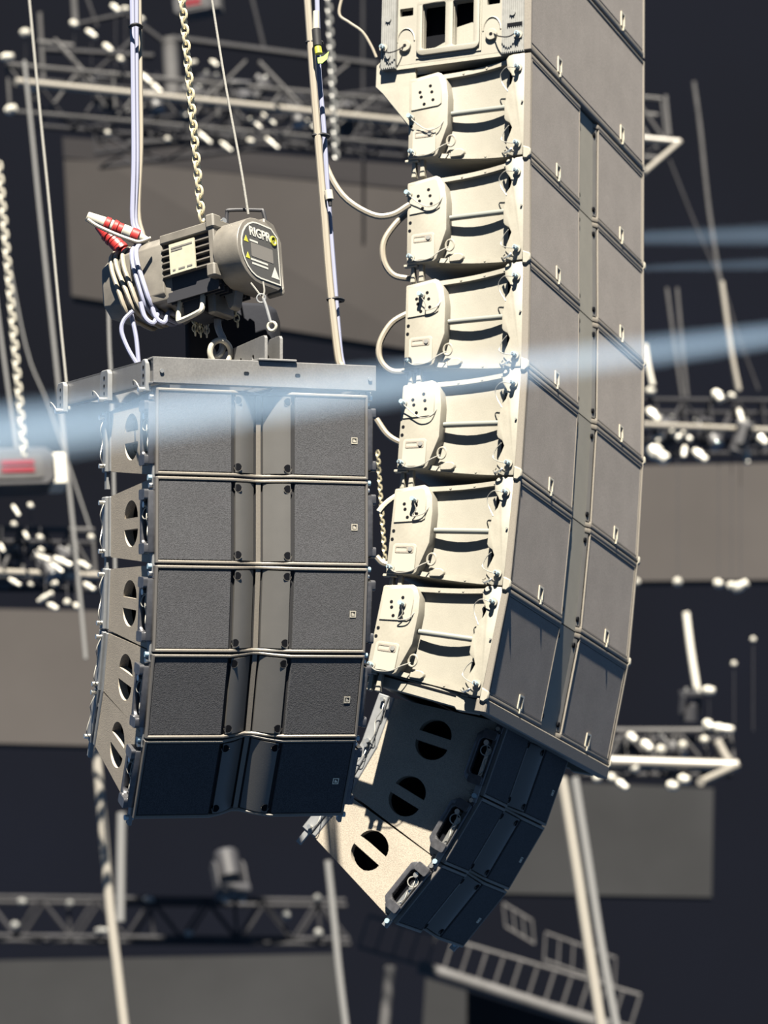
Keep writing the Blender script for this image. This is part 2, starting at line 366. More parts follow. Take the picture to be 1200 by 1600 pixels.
# ------------------------------------------------------------------ large line-array speaker
W2, H2, D2, T2 = 1.340, .3966, .4408, rad(11.536 / 2)
def bolt(p, q, parent, r=.0085, name='bolt'):
    p, q = Vector(p), Vector(q); d = (q - p)
    w = MB().cyl(p, p + d * .25, r * 1.75, 16).build('washer', 'plate', parent)
    MB().cyl(p + d * .2, q, r, 8).build(name, 'zinc', parent)
    MB().cyl(q - d * .05, q + d * .12, r * .55, 10).build('bolt_tip', 'bright', parent)
REARHOLES = [(.372, -.088), (.412, -.108), (.366, -.112), (.407, -.127), (.361, -.143), (.395, -.156)]
def large_speaker():
    root = empty('large_array_speaker')
    W, H, D = W2, H2, D2; zt = lambda y: -.002 - y * tan(T2); zb = lambda y: -H + .002 + y * tan(T2)
    curve = lambda y: .044 + .020 * max(0, sin(pi * min(max((y - .05) / .32, 0), 1)))
    ys = [.006 + (D - .006) * i / 12 for i in range(13)]
    b = MB(); b.loft([[(-W / 2 + curve(y), y, zt(y)), (W / 2 - curve(y), y, zt(y)), (W / 2 - curve(y), y, zb(y)), (-W / 2 + curve(y), y, zb(y))] for y in ys])
    b.build('cabinet', 'cabL', root)
    for sx in (-1, 1):
        X = lambda d: sx * (W / 2 - d)
        for top in (1, 0):
            m = MB(); yy = ys[1:11]
            ze = (lambda y: zt(y) - .001) if top else (lambda y: zb(y) + .001); sg = -1 if top else 1
            m.loft([[(X(curve(y) + .004), y, ze(y)), (X(curve(y) - .022), y, ze(y)), (X(curve(y) - .022), y, ze(y) + sg * .017), (X(curve(y) + .004), y, ze(y) + sg * .017)] for y in yy])
            for y in (.09, .17, .26):
                m.cyl((X(curve(y) - .020), y, ze(y) + sg * .0085), (X(curve(y) - .0245), y, ze(y) + sg * .0085), .0042, 8)
            m.build('side_rail', 'plate', root)
        # rear rigging arm
        arm = [(.456, -.056), (.452, -.052), (.345, -.036), (.330, -.044), (.312, -.075), (.304, -.13), (.304, -.245), (.318, -.285), (.342, -.352), (.352, -.360), (.452, -.360), (.456, -.354)]
        ra = MB().prism(arm, 'x', X(.0), X(.075)).build('rear_rigging_arm', 'plate', root, .004, 2)
        for ya, yb in ((.398, .418), (.432, .450)):
            MB().prism([(ya + .004, -.350), (yb - .004, -.350), (yb, -.425), (ya, -.425)], 'x', X(.02), X(.045)).build('link_bar', 'plate', root, .002)
        MB().box(*sorted((X(.01), X(.03))), .42, .472, -.368, -.358).build('locking_tab', 'plate', root, .002)
        MB().prism([(.304, -.33), (.262, -.33), (.25, -.338), (.25, -.352), (.262, -.36), (.304, -.36)], 'x', X(.03), X(.05)).build('rear_hinge_arm', 'plate', root, .003)
        # front rigging plate
        fp = [(.012, -.004), (.055, -.004), (.072, -.008), (.081, -.020), (.078, -.055), (.062, -.078), (.056, -.095), (.062, -.115), (.078, -.135), (.083, -.18), (.087, -.183), (.087, -.245), (.082, -.255),
              (.066, -.265), (.057, -.285), (.064, -.305), (.075, -.33), (.081, -.365), (.077, -.382), (.055, -.392), (.012, -.392)]
        f = MB().prism(fp, 'x', X(.004), X(.055)).build('front_rigging_plate', 'plate', root, .003, 2)
        MB().prism([(-.016, -.372), (.014, -.360), (.014, -.408), (-.004, -.412), (-.018, -.398)], 'x', X(-.004), X(.012)).build('hinge_lug', 'plate', root, .004)
        MB().cyl((X(.03), .30, -.195), (X(.03), .080, -.195), .0105, 14).build('tie_rod', 'rod', root)
        if sx < 0:
            up_ = MB().prism([(.446, -.066), (.350, -.048), (.338, -.056), (.330, -.09), (.328, -.16), (.340, -.168), (.446, -.176)], 'x', X(0), X(-.004)).build('upper_cover', 'cover', ra, .0015)
            for k, (y, z) in enumerate(REARHOLES):
                MB().prism(circ(y, z, .0062, 12), 'x', X(-.0035), X(-.0046)).build('bolt_hole_disc', 'dark', ra)  # flat near-black disc painted in place of the shade in a hole
            lo = MB().prism(rrect(.348, .438, -.352, -.252, .012), 'x', X(0), X(-.005)).build('lower_cover', 'cover', ra, .002)
            ins = MB().prism(rrect(.358, .428, -.285, -.260, .005), 'x', X(-.004), X(-.0065), [rrect(.384, .425, -.279, -.266, .003)]).build('nameplate', 'rail', ra)
            MB().cyl((X(-.004), .370, -.272), (X(-.010), .370, -.272), .008, 14).build('cover_screw', 'alum', ra)
            for y, z in ((.443, -.205), (.445, -.235)):
                MB().prism(circ(y, z, .006, 10), 'x', X(-.0005), X(-.0015)).build('bolt_hole_disc', 'dark', ra)
            MB().ring((X(.022), .298, -.300), (1, 0, .0), .016, .004, 18, 6, 1.3, (0, 0, 1)).build('lanyard_eye', 'plate', ra)
            bolt((X(-.001), .437, -.340), (X(-.030), .437, -.340), ra)
            MB().tube([(X(-.022), .437, -.345), (X(-.014), .41, -.358), (X(-.012), .36, -.352), (X(-.01), .325, -.33), (X(.01), .30, -.31)], .0019, 6).build('lanyard', 'wire', ra)
            for z in (-.060, -.352):
                bolt((X(.003), .034, z), (X(-.026), .034, z), f)
            MB().tube([(X(-.015), .036, -.065), (X(-.012), .075, -.058), (X(.005), .103, -.075), (X(.01), .100, -.105), (X(.004), .075, -.145)], .0019, 6).build('lanyard', 'wire', f)
            MB().tube([(X(-.015), .036, -.355), (X(-.008), .070, -.345), (X(.01), .098, -.325), (X(.012), .090, -.295), (X(.004), .068, -.275)], .0019, 6).build('lanyard', 'wire', f)
            MB().tube([(X(-.006), .06, -.382), (X(-.02), .05, -.376), (X(-.018), .07, -.388), (X(-.004), .085, -.380)], .004, 6).build('latch', 'bright', f)
            MB().cyl((X(.003), .018, -.19), (X(-.003), .018, -.19), .004, 8).build('rivet', 'alum', f)
    # front: rails, V-shaped centre, grilles, badges
    V, dep, lip = .105, .055, .020
    def prof(off):
        return [(-W / 2 + .014, off), (-V, off), (-V * .55, off + dep * .55), (-.015, off + dep), (.015, off + dep), (V * .55, off + dep * .55), (V, off), (W / 2 - .014, off)]
    back = [(W / 2 - .05, .08), (-W / 2 + .05, .08)]
    MB().prism(prof(-.0095) + back, 'z', -.0015, -lip).build('top_rail', 'frame', root, .004, 2)
    MB().prism(prof(-.0095) + back, 'z', -H + .0015, -H + lip).build('bottom_rail', 'frame', root, .004, 2)
    MB().prism(prof(.008) + [(W / 2 - .05, .085), (-W / 2 + .05, .085)], 'z', -lip, -H + lip).build('baffle', 'dark', root)
    for sx in (-1, 1):
        MB().box(*sorted((sx * (W / 2 - .006), sx * (W / 2 - .018))), -.012, .05, -H + .004, -.004).build('side_edge', 'frame', root, .003)
        xa, xb = sorted((sx * (V + .004), sx * (W / 2 - .028)))
        g = MB().box(xa, xb, -.007, .006, -H + lip + .003, -lip - .003).build('grille', 'grilleL', root, .004)
        MB().prism([(xa, -H + lip), (xb, -H + lip), (xb, -lip), (xa, -lip)], 'y', -.009, .005, [[(xa + .005, -H + lip + .005), (xb - .005, -H + lip + .005), (xb - .005, -lip - .005), (xa + .005, -lip - .005)]]).build('grille_border', 'frame', root)
        bx = -.345 if sx < 0 else .390; bz, q, r = -H + .048, .022, .026
        bd = MB().prism([(bx - q, bz - r), (bx + q, bz - r), (bx + q, bz + r), (bx - q, bz + r)], 'y', -.011, -.006,
                        [[(bx - q * .66, bz - r * .75), (bx + q * .66, bz - r * .75), (bx + q * .66, bz + r * .75), (bx - q * .66, bz + r * .75)]])
        bd.prism([(bx - q * .2, bz - r * 1.5), (bx + q * .2, bz - r * 1.5), (bx + q * .2, bz - r * .9), (bx - q * .2, bz - r * .9)], 'y', -.0145, -.006)
        bd.build('badge', 'badge', g)
        st = []
        for i in range(6):
            t = i / 5; st.append((sx * (.018 + (V - .022) * t), dep * (1 - t) ** 1.2 - .002 - .003 * sin(pi * t)))
        z0, z1 = -H + lip + .004, -lip - .004
        wp = MB().loft([[(x, y, z0), (x, y, z1), (x, y + .012, z1), (x, y + .012, z0)] for x, y in st]).build('waveguide_plate', 'wave', root)
        for zz in (z0 + .025, z1 - .025):
            MB().prism(circ(sx * (V - .018), zz, .010, 12), 'y', -.001, .012).build('fixing_hole_disc', 'dark', wp)
    MB().box(-.014, .014, dep - .006, dep + .01, -H + lip, -lip).build('centre_slot', 'frame', root)
    return root

RM, REND, RR = chain_mats((.9098, 12.122, 4.6473), 69.425, 2.346, 6.179, (-.57, .849, 2.82, 2.1, 5.931), H2, 6)
big = large_speaker()
bigs = []
for i, mw in enumerate(RM):
    o = big if i == 0 else copy_tree(big)
    o.matrix_world = mw; bigs.append(o)
    tag(o, ['topmost large speaker with V-shaped front, directly below the flat subwoofer',
            'second large V-fronted speaker below the subwoofer in the tall array',
            'third large V-fronted speaker below the subwoofer in the tall array',
            'fourth large speaker from the subwoofer, just above the two lowest large ones',
            'large speaker second from the bottom of the tall array',
            'lowest large speaker of the tall array, resting on the downfill frame'][i], 'speaker', 'large speakers of the tall array')
# the quick-release pin of the rear arm sits in a different hole on each cabinet
PINAT = [(.443, -.205), (.446, -.098), (.391, -.098), (.444, -.120), (.372, -.095), (.366, -.112)]
for o, (y, z) in zip(bigs, PINAT):
    x = -W2 / 2 - .004
    ra = [c for c in o.children if c.name.startswith('rear_rigging_arm')][0]
    w = MB().cyl((x, y, z), (x - .008, y, z), .012, 14).build('washer', 'plate', ra)
    MB().cyl((x - .006, y, z), (x - .034, y, z), .0085, 8).build('quick_release_pin', 'zinc', ra)
    dy = .40 - y
    MB().tube([(x - .02, y, z - .004), (x - .012, y - .02 + dy * .3, z - .035), (x - .01, .372, z - .058), (x - .008, .335, z - .05), (x + .006, .318, z - .02)], .0019, 6).build('lanyard', 'wire', ra)

# ------------------------------------------------------------------ subwoofers above
HS, DS = .470, .55
def subwoofer():
    root = empty('subwoofer'); W, H, D = 1.34, HS, DS
    MB().box(-W / 2 + .075, W / 2 - .075, .02, D - .01, .004, H - .004).build('cabinet', 'dark', root)
    for sx in (-1, 1):
        X = lambda d: sx * (W / 2 - d)
        sl = [rrect(.215, .292, .062, .235, .008), rrect(.325, .412, .062, .235, .008), rrect(.115, .165, .205, .236, .003), rrect(.455, .508, .205, .236, .003)]
        p = MB().prism([(.015, .012), (.545, .012), (.545, H - .012), (.015, H - .012)], 'x', X(.020), X(.045), sl).build('side_casting', 'cabL', root, .003)
        MB().prism(rrect(.190, .436, .038, .262, .026), 'x', X(.006), X(.024), [rrect(.213, .294, .060, .237, .008), rrect(.323, .414, .060, .237, .008)]).build('window_surround', 'cabL', root, .004, 2)
        MB().prism([(.20, .05), (.43, .05), (.43, .062), (.34, .10), (.30, .15), (.20, .17)], 'x', X(.058), X(.072)).build('handle_floor', 'cabL', root)
        for yy in (.145, .482):
            bs = MB().prism(circ(yy, .085, .022, 18), 'x', X(.008), X(.022)).build('boss', 'plate', root, .003)
            MB().prism(circ(yy, .085, .007, 10), 'x', X(.0075), X(.009)).build('bolt_hole_disc', 'dark', bs)
            MB().tube([(X(.019), yy + .034 * cos(rad(a)) * 1.0, .105 + .05 * sin(rad(a))) for a in range(0, 181, 20)], .003, 5).build('casting_rib', 'plate', root)
        MB().prism([(.44, .03), (.185, .03), (.185, .26), (.192, .26), (.192, .037), (.44, .037)], 'x', X(.016), X(.021)).build('casting_rib', 'plate', root)
        for y0, y1 in ((.014, .100), (.515, .572)):
            m = MB().box(*sorted((X(.0), X(.022))), y0, y1, -.002, H + .002)
            n = int((y1 - y0) / .0075)
            for k in range(n):
                yk = y0 + (k + .5) * (y1 - y0) / n
                m.box(*sorted((X(-.0028), X(.001))), yk - .0019, yk + .0019, .002, H - .002)
            cp = m.build('corner_extrusion', 'alum', root)
            ym = (y0 + y1) / 2
            for zz in ((.150, .32) if y0 < .2 else (.045, .19, .33)):
                MB().cyl((X(-.002), ym, zz), (X(-.008), ym, zz), .011, 14).build('screw', 'alum', cp)
            yb = .034 if y0 < .2 else .560
            bolt((X(-.002), yb, .080 if y0 > .2 else .062), (X(-.026), yb, .080 if y0 > .2 else .062), cp, .009)
            MB().tube([(X(-.014), yb, .07), (X(-.026), yb + (.03 if y0 < .2 else -.03), .050), (X(-.012), yb + (.07 if y0 < .2 else -.06), .062), (X(.01), yb + (.10 if y0 < .2 else -.075), .085)], .0025, 6).build('lanyard', 'tape', cp)
            if y0 < .2: MB().box(*sorted((X(-.004), X(.0))), .020, .078, .098, .112).build('latch_slot', 'dark', cp)
        MB().prism([(.03, -.002), (.56, -.002), (.56, .014), (.03, .014)], 'x', X(.02), X(.09)).build('bottom_skid', 'plate', root)
    MB().box(-W / 2 + .012, W / 2 - .012, -.010, .04, .003, .032).build('bottom_rail', 'frame', root, .006, 2)
    MB().box(-W / 2 + .012, W / 2 - .012, -.010, .04, H - .018, H - .003).build('top_rail', 'frame', root, .005, 2)
    for sx in (-1, 1): MB().box(*sorted((sx * (W / 2 - .004), sx * (W / 2 - .016))), -.012, .03, .004, H - .004).build('side_edge', 'frame', root, .002)
    g = MB().box(-W / 2 + .018, W / 2 - .018, -.008, .02, .034, H - .020).build('grille', 'grilleL', root, .004)
    for bx in (-.345, .390):
        bz, q, r = .062, .022, .030
        bd = MB().prism([(bx - q, bz - r), (bx + q, bz - r), (bx + q, bz + r), (bx - q, bz + r)], 'y', -.0125, -.007,
                        [[(bx - q * .66, bz - r * .75), (bx + q * .66, bz - r * .75), (bx + q * .66, bz + r * .75), (bx - q * .66, bz + r * .75)]])
        bd.prism([(bx - q * .2, bz - r * 1.5), (bx + q * .2, bz - r * 1.5), (bx + q * .2, bz - r * .9), (bx - q * .2, bz - r * .9)], 'y', -.0155, -.007)
        bd.build('badge', 'badge', g)
    return root
sub = subwoofer()
sub.matrix_world = RM[0] @ Matrix.Translation((0, 0, .004))
tag(sub, 'flat-fronted subwoofer with windowed side casting at the top of the tall array', 'speaker', 'subwoofers')
xs = -W2 / 2 + .03
rbk = MB().prism([(.47, .02), (.57, .055), (.602, .03), (.604, -.055), (.575, -.085), (.46, -.235), (.445, -.235), (.445, .02)], 'x', xs, xs + .02).build('rear_bracket', 'plate', sub, .003)
sub2 = copy_tree(sub)
sub2.matrix_world = RM[0] @ Matrix.Translation((0, 0, .008 + HS))
tag(sub2, 'upper subwoofer of which only the lower front corner of the grille shows', 'speaker', 'subwoofers')
for c in list(sub2.children):
    if c.name.startswith('rear_bracket'): bpy.data.objects.remove(c)

# ------------------------------------------------------------------ frame under the tall array
FM = Matrix.Translation(REND) @ RR.to_4x4()
fr = thing('downfill_frame', 'shallow steel frame fixed under the lowest large speaker', 'frame', FM)
MB().box(-W2 / 2 + .006, W2 / 2 - .006, -.014, .028, -.050, -.002).build('front_beam', 'frame', fr, .004)
for sx in (-1, 1):
    X = lambda d: sx * (W2 / 2 - d)
    MB().prism([(.028, -.052), (.028, -.002), (.11, .004), (.12, .012), (.55, .062), (.565, .05), (.552, .02), (.53, .008), (.12, -.040), (.11, -.050)], 'x', X(.045), X(.075)).build('side_beam', 'cabL', fr, .003)
    MB().prism([(.12, .004), (.455, .042), (.455, .036), (.12, -.002)], 'x', X(.042), X(.05)).build('side_slot', 'dark', fr)
MB().prism([(-W2 / 2 + .03, .44), (W2 / 2 - .03, .44), (W2 / 2 - .03, .47), (-W2 / 2 + .03, .47)], 'z', .012, .045).build('rear_beam', 'frame', fr)
for x in (.02, .42):
    MB().box(x - .02, x + .02, .03, .44, -.02, .02).build('cross_member', 'frame', fr)

# ------------------------------------------------------------------ flying frame over the small array
FL = LM[0]
fb = thing('flying_frame', 'grey steel flying frame above the small array, with perforated spine plates', 'frame', FL)
fbm = MB().box(-.372, .388, -.012, -.006, .012, .094).box(-.372, .388, -.006, .045, .088, .094).box(-.372, .388, -.006, .035, .012, .018).build('front_beam', 'bar', fb, .0015)
for x in (-.345, .365): MB().cyl((x, -.011, .05), (x, -.017, .05), .007, 12).build('rivet', 'steel', fbm)
for x in (-.06, .115): MB().prism(rrect(x - .009, x + .009, .046, .058, .005), 'y', -.0125, -.0115).build('slot', 'dark', fbm)
for sx in (-1, 1):
    X = lambda d: sx * (.365 + d) + .004
    sb = MB().prism([(-.004, .014), (-.004, .092), (.90, .092), (.94, .075), (.94, .030), (.90, .014)], 'x', X(-.004), X(.004)).build('side_beam', 'bar', fb, .001)
    MB().box(*sorted((X(.004), X(-.03))), .0, .9, .086, .092).build('side_flange', 'bar', fb)
    MB().box(*sorted((X(.004), X(-.03))), .0, .9, .014, .020).build('side_flange', 'bar', fb)
    for (y, wdt) in ((.035, .05), (.40, .085), (.86, .075)):
        pl = MB().prism([(y, -.012), (y + wdt, -.012), (y + wdt, .072), (y + wdt - .015, .092), (y + .012, .092), (y, .078)], 'x', X(.003), X(.020)).build('lug_plate', 'steel', fb, .003)
        for zz in (.015, .04, .066):
            MB().prism(circ(y + wdt * .45, zz, .006, 10), 'x', X(.0195), X(.021)).build('bolt_hole_disc', 'dark', pl)
        MB().cyl((X(.02), y + wdt * .6, -.004), (X(.035), y + wdt * .6, -.004), .009).build('pin', 'bright', pl)
        MB().tube([(X(.028), y + wdt * .6, -.004), (X(.036), y + wdt * .9, .02), (X(.03), y + wdt + .04, .03), (X(.012), y + wdt + .09, .022)], .002, 6).build('lanyard', 'wire', pl)
MB().box(-.36, .37, .895, .93, .03, .08).build('rear_beam', 'bar', fb)
for dx in (-.026, .026):
    x0 = .043 + dx
    holes = [circ(.06 + .055 * k, .118 - (.0 if k % 2 else .02), .0085, 10) for k in range(8)]
    MB().prism([(.012, .02), (.012, .172), (.02, .18), (.045, .18), (.62, .145), (.90, .10), (.90, .02)], 'x', x0 - .005, x0 + .005, holes).build('spine_plate', 'bar', fb, .001)
MB().box(-.02, .11, -.020, .06, .0945, .102).build('spine_saddle', 'bar', fb, .002)
sh = thing('bow_shackle', 'bright bow shackle joining the hoist hook to the flying frame', 'shackle', FL)
yS, xS = .30, -.030
MB().tube([(xS + .036 * cos(rad(a)), yS, .150 + .040 * sin(rad(a))) for a in range(-40, 221, 20)], .0095, 10).build('bow', 'white', sh)
MB().cyl((xS - .05, yS, .118), (xS + .05, yS, .118), .010, 12).build('pin', 'bright', sh)

# ------------------------------------------------------------------ motor hoist
HC = pix(320, 420, 10.62)
hx = Vector((cos(rad(33)), -sin(rad(33)), -.02)).normalized(); hz0 = Vector((0, 0, 1)); hy = hz0.cross(hx).normalized(); hz = hx.cross(hy)
HS_ = 1.075
HM = Matrix(((hx.x, hy.x, hz.x, HC.x), (hx.y, hy.y, hz.y, HC.y), (hx.z, hy.z, hz.z, HC.z), (0, 0, 0, 1))) @ Matrix.Scale(HS_, 4)
ho = thing('motor_hoist', 'grey electric chain hoist with finned motor and wrapped cables above the small array', 'hoist', HM)
def ysec(x, pts): return [(x, y, z) for y, z in pts]
def octo(w, h, c): return [(-w, -h + c), (-w + c, -h), (w - c, -h), (w, -h + c), (w, h - c), (w - c, h), (-w + c, h), (-w, h - c)]
MB().loft([ysec(-.352, octo(.060, .070, .03)), ysec(-.330, octo(.085, .095, .035)), ysec(-.23, octo(.100, .112, .035)), ysec(-.085, octo(.100, .108, .03))]).build('gear_housing', 'hoist', ho, .004, 2)
MB().loft([ysec(-.14, [(-.101, -.10), (.07, -.135), (.09, -.02), (-.101, .0)]), ysec(-.04, [(-.080, -.095), (.05, -.115), (.07, -.02), (-.080, -.02)])]).build('gear_cover', 'hoist', ho, .006, 2)
MB().box(-.09, .110, -.085, .085, -.090, .085).build('motor_core', 'hoistd', ho)
MB().box(-.090, .118, -.102, .095, .076, .104).build('top_rib', 'hoist', ho, .003)
for k in range(5):
    z = .054 - k * .021
    MB().box(-.085, .112, -.104, -.06, z - .0022, z + .0022).build('cooling_fin', 'hoist', ho)
for k in range(8):
    y = -.085 + k * .022
    MB().box(-.085, .112, y - .003, y + .003, -.110, -.08).build('cooling_fin', 'hoistd', ho)
MB().box(-.050, .045, -.109, -.103, -.032, .064).build('rating_label', 'label', ho)
for z, x0, x1 in ((.050, -.042, .038), (.042, -.042, .00), (-.020, -.04, -.030), (-.020, -.018, .006), (-.020, .014, .034)):
    MB().box(x0, x1, -.1102, -.1088, z - .0025, z + .0025).build('label_print', 'decalg', ho)
MB().box(.098, .120, -.108, .10, -.055, .110).build('end_flange', 'hoist', ho, .003)
MB().box(.094, .126, -.124, -.07, -.078, -.036).build('corner_lug', 'hoist', ho, .005)
MB().box(.094, .126, -.114, -.07, .078, .122).build('corner_lug', 'hoist', ho, .005)
cap = arc(-.012, .0, .105, 90, 270, 12) + [(.080, -.105), (.104, -.088), (.104, .055), (.088, .085), (.035, .105)]
XC = .212
MB().prism(cap, 'x', .118, XC).build('end_cap', 'hoist', ho, .010, 3)
MB().prism([(.03, .07), (.108, .05), (.112, -.085), (.10, -.10), (.112, -.112), (.124, -.10), (.124, .06), (.09, .112), (.04, .122)], 'x', .15, XC - .006).build('cap_guard', 'hoist', ho, .004)
lab = arc(-.012, .002, .090, 90, 270, 12) + [(.092, -.088), (.092, .066), (.060, .090)]
lb = MB().prism(lab, 'x', XC - .0005, XC + .002).build('decal', 'decal', ho)
lab2 = [(p[0] * .95 + .001, p[1] * .95) for p in lab]
MB().prism(lab, 'x', XC + .0015, XC + .0026, [lab2]).build('decal_border', 'decalw', lb)
XL = XC + .0028
def text(t_, size, u, v, m, parent, name):
    c = bpy.data.curves.new(name, 'FONT'); c.body = t_; c.size = size; c.extrude = .0006; c.align_x = 'CENTER'; c.align_y = 'CENTER'; c.offset = .0009
    o = bpy.data.objects.new(name, c); COL.objects.link(o)
    dg = bpy.context.evaluated_depsgraph_get(); me = bpy.data.meshes.new_from_object(o.evaluated_get(dg))
    bpy.data.objects.remove(o); me.materials.clear(); me.materials.append(M[m])
    t = link(name, me, parent); t.matrix_local = Matrix(((0, 0, 1, XL), (1, 0, 0, u), (0, 1, 0, v), (0, 0, 0, 1)))
    return t
text('RIGPR', .040, -.002, .055, 'decalw', lb, 'logo_lettering')
MB().ring((XL, .066, .050), (1, 0, 0), .013, .0036, 18, 6).build('logo_ring', 'decaly', lb)
MB().prism([(.062, .056), (.072, .050), (.065, .050), (.070, .040), (.060, .049), (.066, .049)], 'x', XC + .002, XL).build('logo_bolt', 'decaly', lb)
def tri(y, z, s_, m): MB().prism([(y - s_, z - s_ * .8), (y + s_, z - s_ * .8), (y, z + s_)], 'x', XC + .002, XL).build('warning_triangle', m, lb)
tri(-.074, .026, .011, 'decaly'); tri(-.070, -.026, .011, 'decaly'); tri(.066, -.054, .020, 'decalw')
MB().prism(rrect(-.050, .060, -.024, .020, .003), 'x', XC + .002, XL).build('print_block', 'decalg', lb)
for y0, y1, z in ((-.055, -.015, .026), (-.055, .03, -.034), (-.050, .03, -.046)):
    MB().prism([(y0, z - .003), (y1, z - .003), (y1, z + .003), (y0, z + .003)], 'x', XC + .002, XL).build('print_line', 'decalw', lb)
MB().tube([(.10, -.01, .10), (.105, -.01, .150), (.115, -.005, .158), (.175, .06, .158), (.185, .068, .15), (.19, .075, .09)], .006, 8, sub=4).build('top_handle', 'hoistd', ho)
MB().cyl((.07, -.03, .108), (.115, -.04, .118), .009).build('cable_gland', 'bright', ho)
MB().tube([(-.055, -.06, -.10), (-.06, -.07, -.160), (-.045, -.075, -.170), (.020, -.075, -.160), (.032, -.07, -.145), (.032, -.06, -.09)], .0085, 8, sub=4).build('bottom_handle', 'white', ho)
MB().box(-.05, .030, -.06, .05, -.16, -.085).build('chain_guide', 'hoistd', ho, .006)
MB().box(.035, .065, -.05, .05, -.165, -.085).build('hook_block', 'hoist', ho, .005)
MB().prism([(.075, -.09), (.13, -.09), (.115, -.15), (.10, -.16), (.09, -.15)], 'y', -.02, .02).build('hook_block', 'hoist', ho, .004)
# cables wrapped round the gear housing
def wrap(x, sk, r, m, grow):
    w, h = .102 + grow, .114 + grow
    pts = []
    for a in range(0, 360, 20):
        c, q = cos(rad(a)), sin(rad(a)); k = (abs(c) ** 3.6 + abs(q) ** 3.6) ** (-1 / 3.6)
        pts.append((x + sk * (-q) + .010 * sin(rad(2 * a)), w * k * c, h * k * q - .004))
    return MB().tube(pts, r, 8, True, 3).build('wrapped_cable', m, ho)
for x, sk in ((-.262, .018), (-.238, .028), (-.214, .022)): wrap(x, sk, .0075, 'beige', .005)
for x, sk in ((-.180, .012), (-.162, .016)): wrap(x, sk, .0078, 'bluec', .008)
for k, (x, y) in enumerate(((-.17, -.02), (-.145, .0))): MB().tube([(x, y - .09, -.09), (x + .01, y - .085, -.14), (x + .03, y - .07, -.16), (x + .035, y - .05, -.125), (x + .02, y, -.115)], .0078, 8).build('wrapped_cable', 'bluec', ho)
# red plugs on top of the gear housing
def plug(p, q, name, label):
    t = thing(name, label, 'plug'); p, q = Vector(p), Vector(q); d = q - p
    seg = lambda a, b, r, r2, m, nm: MB().cyl(p + d * a, p + d * b, r * .68, 18, r2 * .68).build(nm, m, t, .002)
    seg(0, .28, .024, .032, 'white', 'end_cap'); seg(.28, .36, .037, .037, 'red', 'red_collar'); seg(.36, .41, .032, .032, 'white', 'sleeve'); seg(.41, .48, .038, .038, 'red', 'red_collar')
    seg(.48, .56, .034, .034, 'red', 'red_collar'); seg(.56, .70, .035, .035, 'white', 'sleeve'); seg(.70, .82, .037, .037, 'red', 'red_collar'); seg(.82, 1, .028, .016, 'white', 'strain_relief')
    return t
plug(pix(136, 338, 10.62), pix(234, 378, 10.66), 'power_plug', 'red and white power plug pointing left above the hoist gear housing')
t = plug(pix(154, 352, 10.74), pix(200, 400, 10.72), 'power_plug', 'darker red plug half hidden below the other plug on the hoist')
for c in t.children: c.data.materials.clear(); c.data.materials.append(M['red'])
# hook, safety wire and bag
hk = thing('hoist_hook', 'steel hook hanging from the hoist into the bow shackle', 'hook')
kp = lambda x, y: pix(x, y, 10.63)
MB().tube([kp(341, 488), kp(340, 505), kp(343, 518), kp(349, 532), kp(346, 550), kp(337, 556), kp(330, 546)], .012, 10).build('hook', 'steel', hk)
MB().cyl(kp(341, 470), kp(340, 500), .020, 14).build('hook_neck', 'hoistd', hk)
sf = thing('safety_wire', 'short steel safety wire with shackle hanging from the hoist end', 'wire')
sp = lambda x, y: pix(x, y, 10.45)
MB().tube([sp(392, 442), sp(402, 455), sp(407, 462)], .003, 6).build('wire_leg', 'wire', sf)
MB().tube([sp(411, 440), sp(413, 455), sp(410, 468)], .003, 6).build('wire_leg', 'wire', sf)
MB().ring(sp(408, 466), (0, 1, .1), .014, .003, 16, 6).build('eye', 'steel', sf)
MB().tube([sp(411, 466), sp(416, 480), sp(423, 505)], .0055, 8).build('wire_rod', 'steel', sf)
MB().ring(sp(425, 510), (.3, 1, .1), .014, .005, 16, 8).build('shackle', 'white', sf)
bg = MB(); bp = [pix(x, y, 10.95) for x, y in ((290, 486), (438, 486), (436, 600), (292, 600))]
loops = []
for k, (sc_, dy) in enumerate(((.86, -.13), (.97, -.10), (1, 0), (.97, .1), (.86, .13))):
    c = sum((Vector(p) for p in bp), Vector()) / 4; L = []
    for i in range(4):
        a, b_ = Vector(bp[i]), Vector(bp[(i + 1) % 4])
        for tt in (0.12, .5, .88): L.append(c + (a.lerp(b_, tt) - c) * sc_ + Vector((0, dy, .006 * sin(7 * i + 3 * tt + k))))
    loops.append(L)
bg.loft(loops); tag(bg.build('chain_bag', 'bag', None, .01, 2), 'black fabric chain bag hanging in the shade under the hoist', 'bag')
# pull chains lying in the shade below the hoist body
for k, (x0, y0, x1, y1, m, lb_) in enumerate(((304, 497, 305, 522, 'chain', 'first'), (311, 500, 314, 524, 'chain', 'second'), (322, 503, 323, 524, 'white', 'third'), (366, 475, 372, 510, 'chain', 'fourth'))):
    t = thing('slack_chain', ['short length of slack chain, leftmost one in front of the black bag', 'short slack chain second from the bag edge under the hoist', 'pale short slack chain hanging under the hoist bottom handle', 'short slack chain beside the hook block under the hoist'][k], 'chain', group='slack chains under the hoist')
    a, b_ = pix(x0, y0, 10.72), pix(x1, y1, 10.72)
    for j in range(4):
        c = a.lerp(b_, (j + .5) / 4); MB().ring(c, (1, .2, 0) if j % 2 else (.1, 1, 0), .0085, .0028, 10, 5, 1.5, (0, 0, 1)).build('link', m, t)

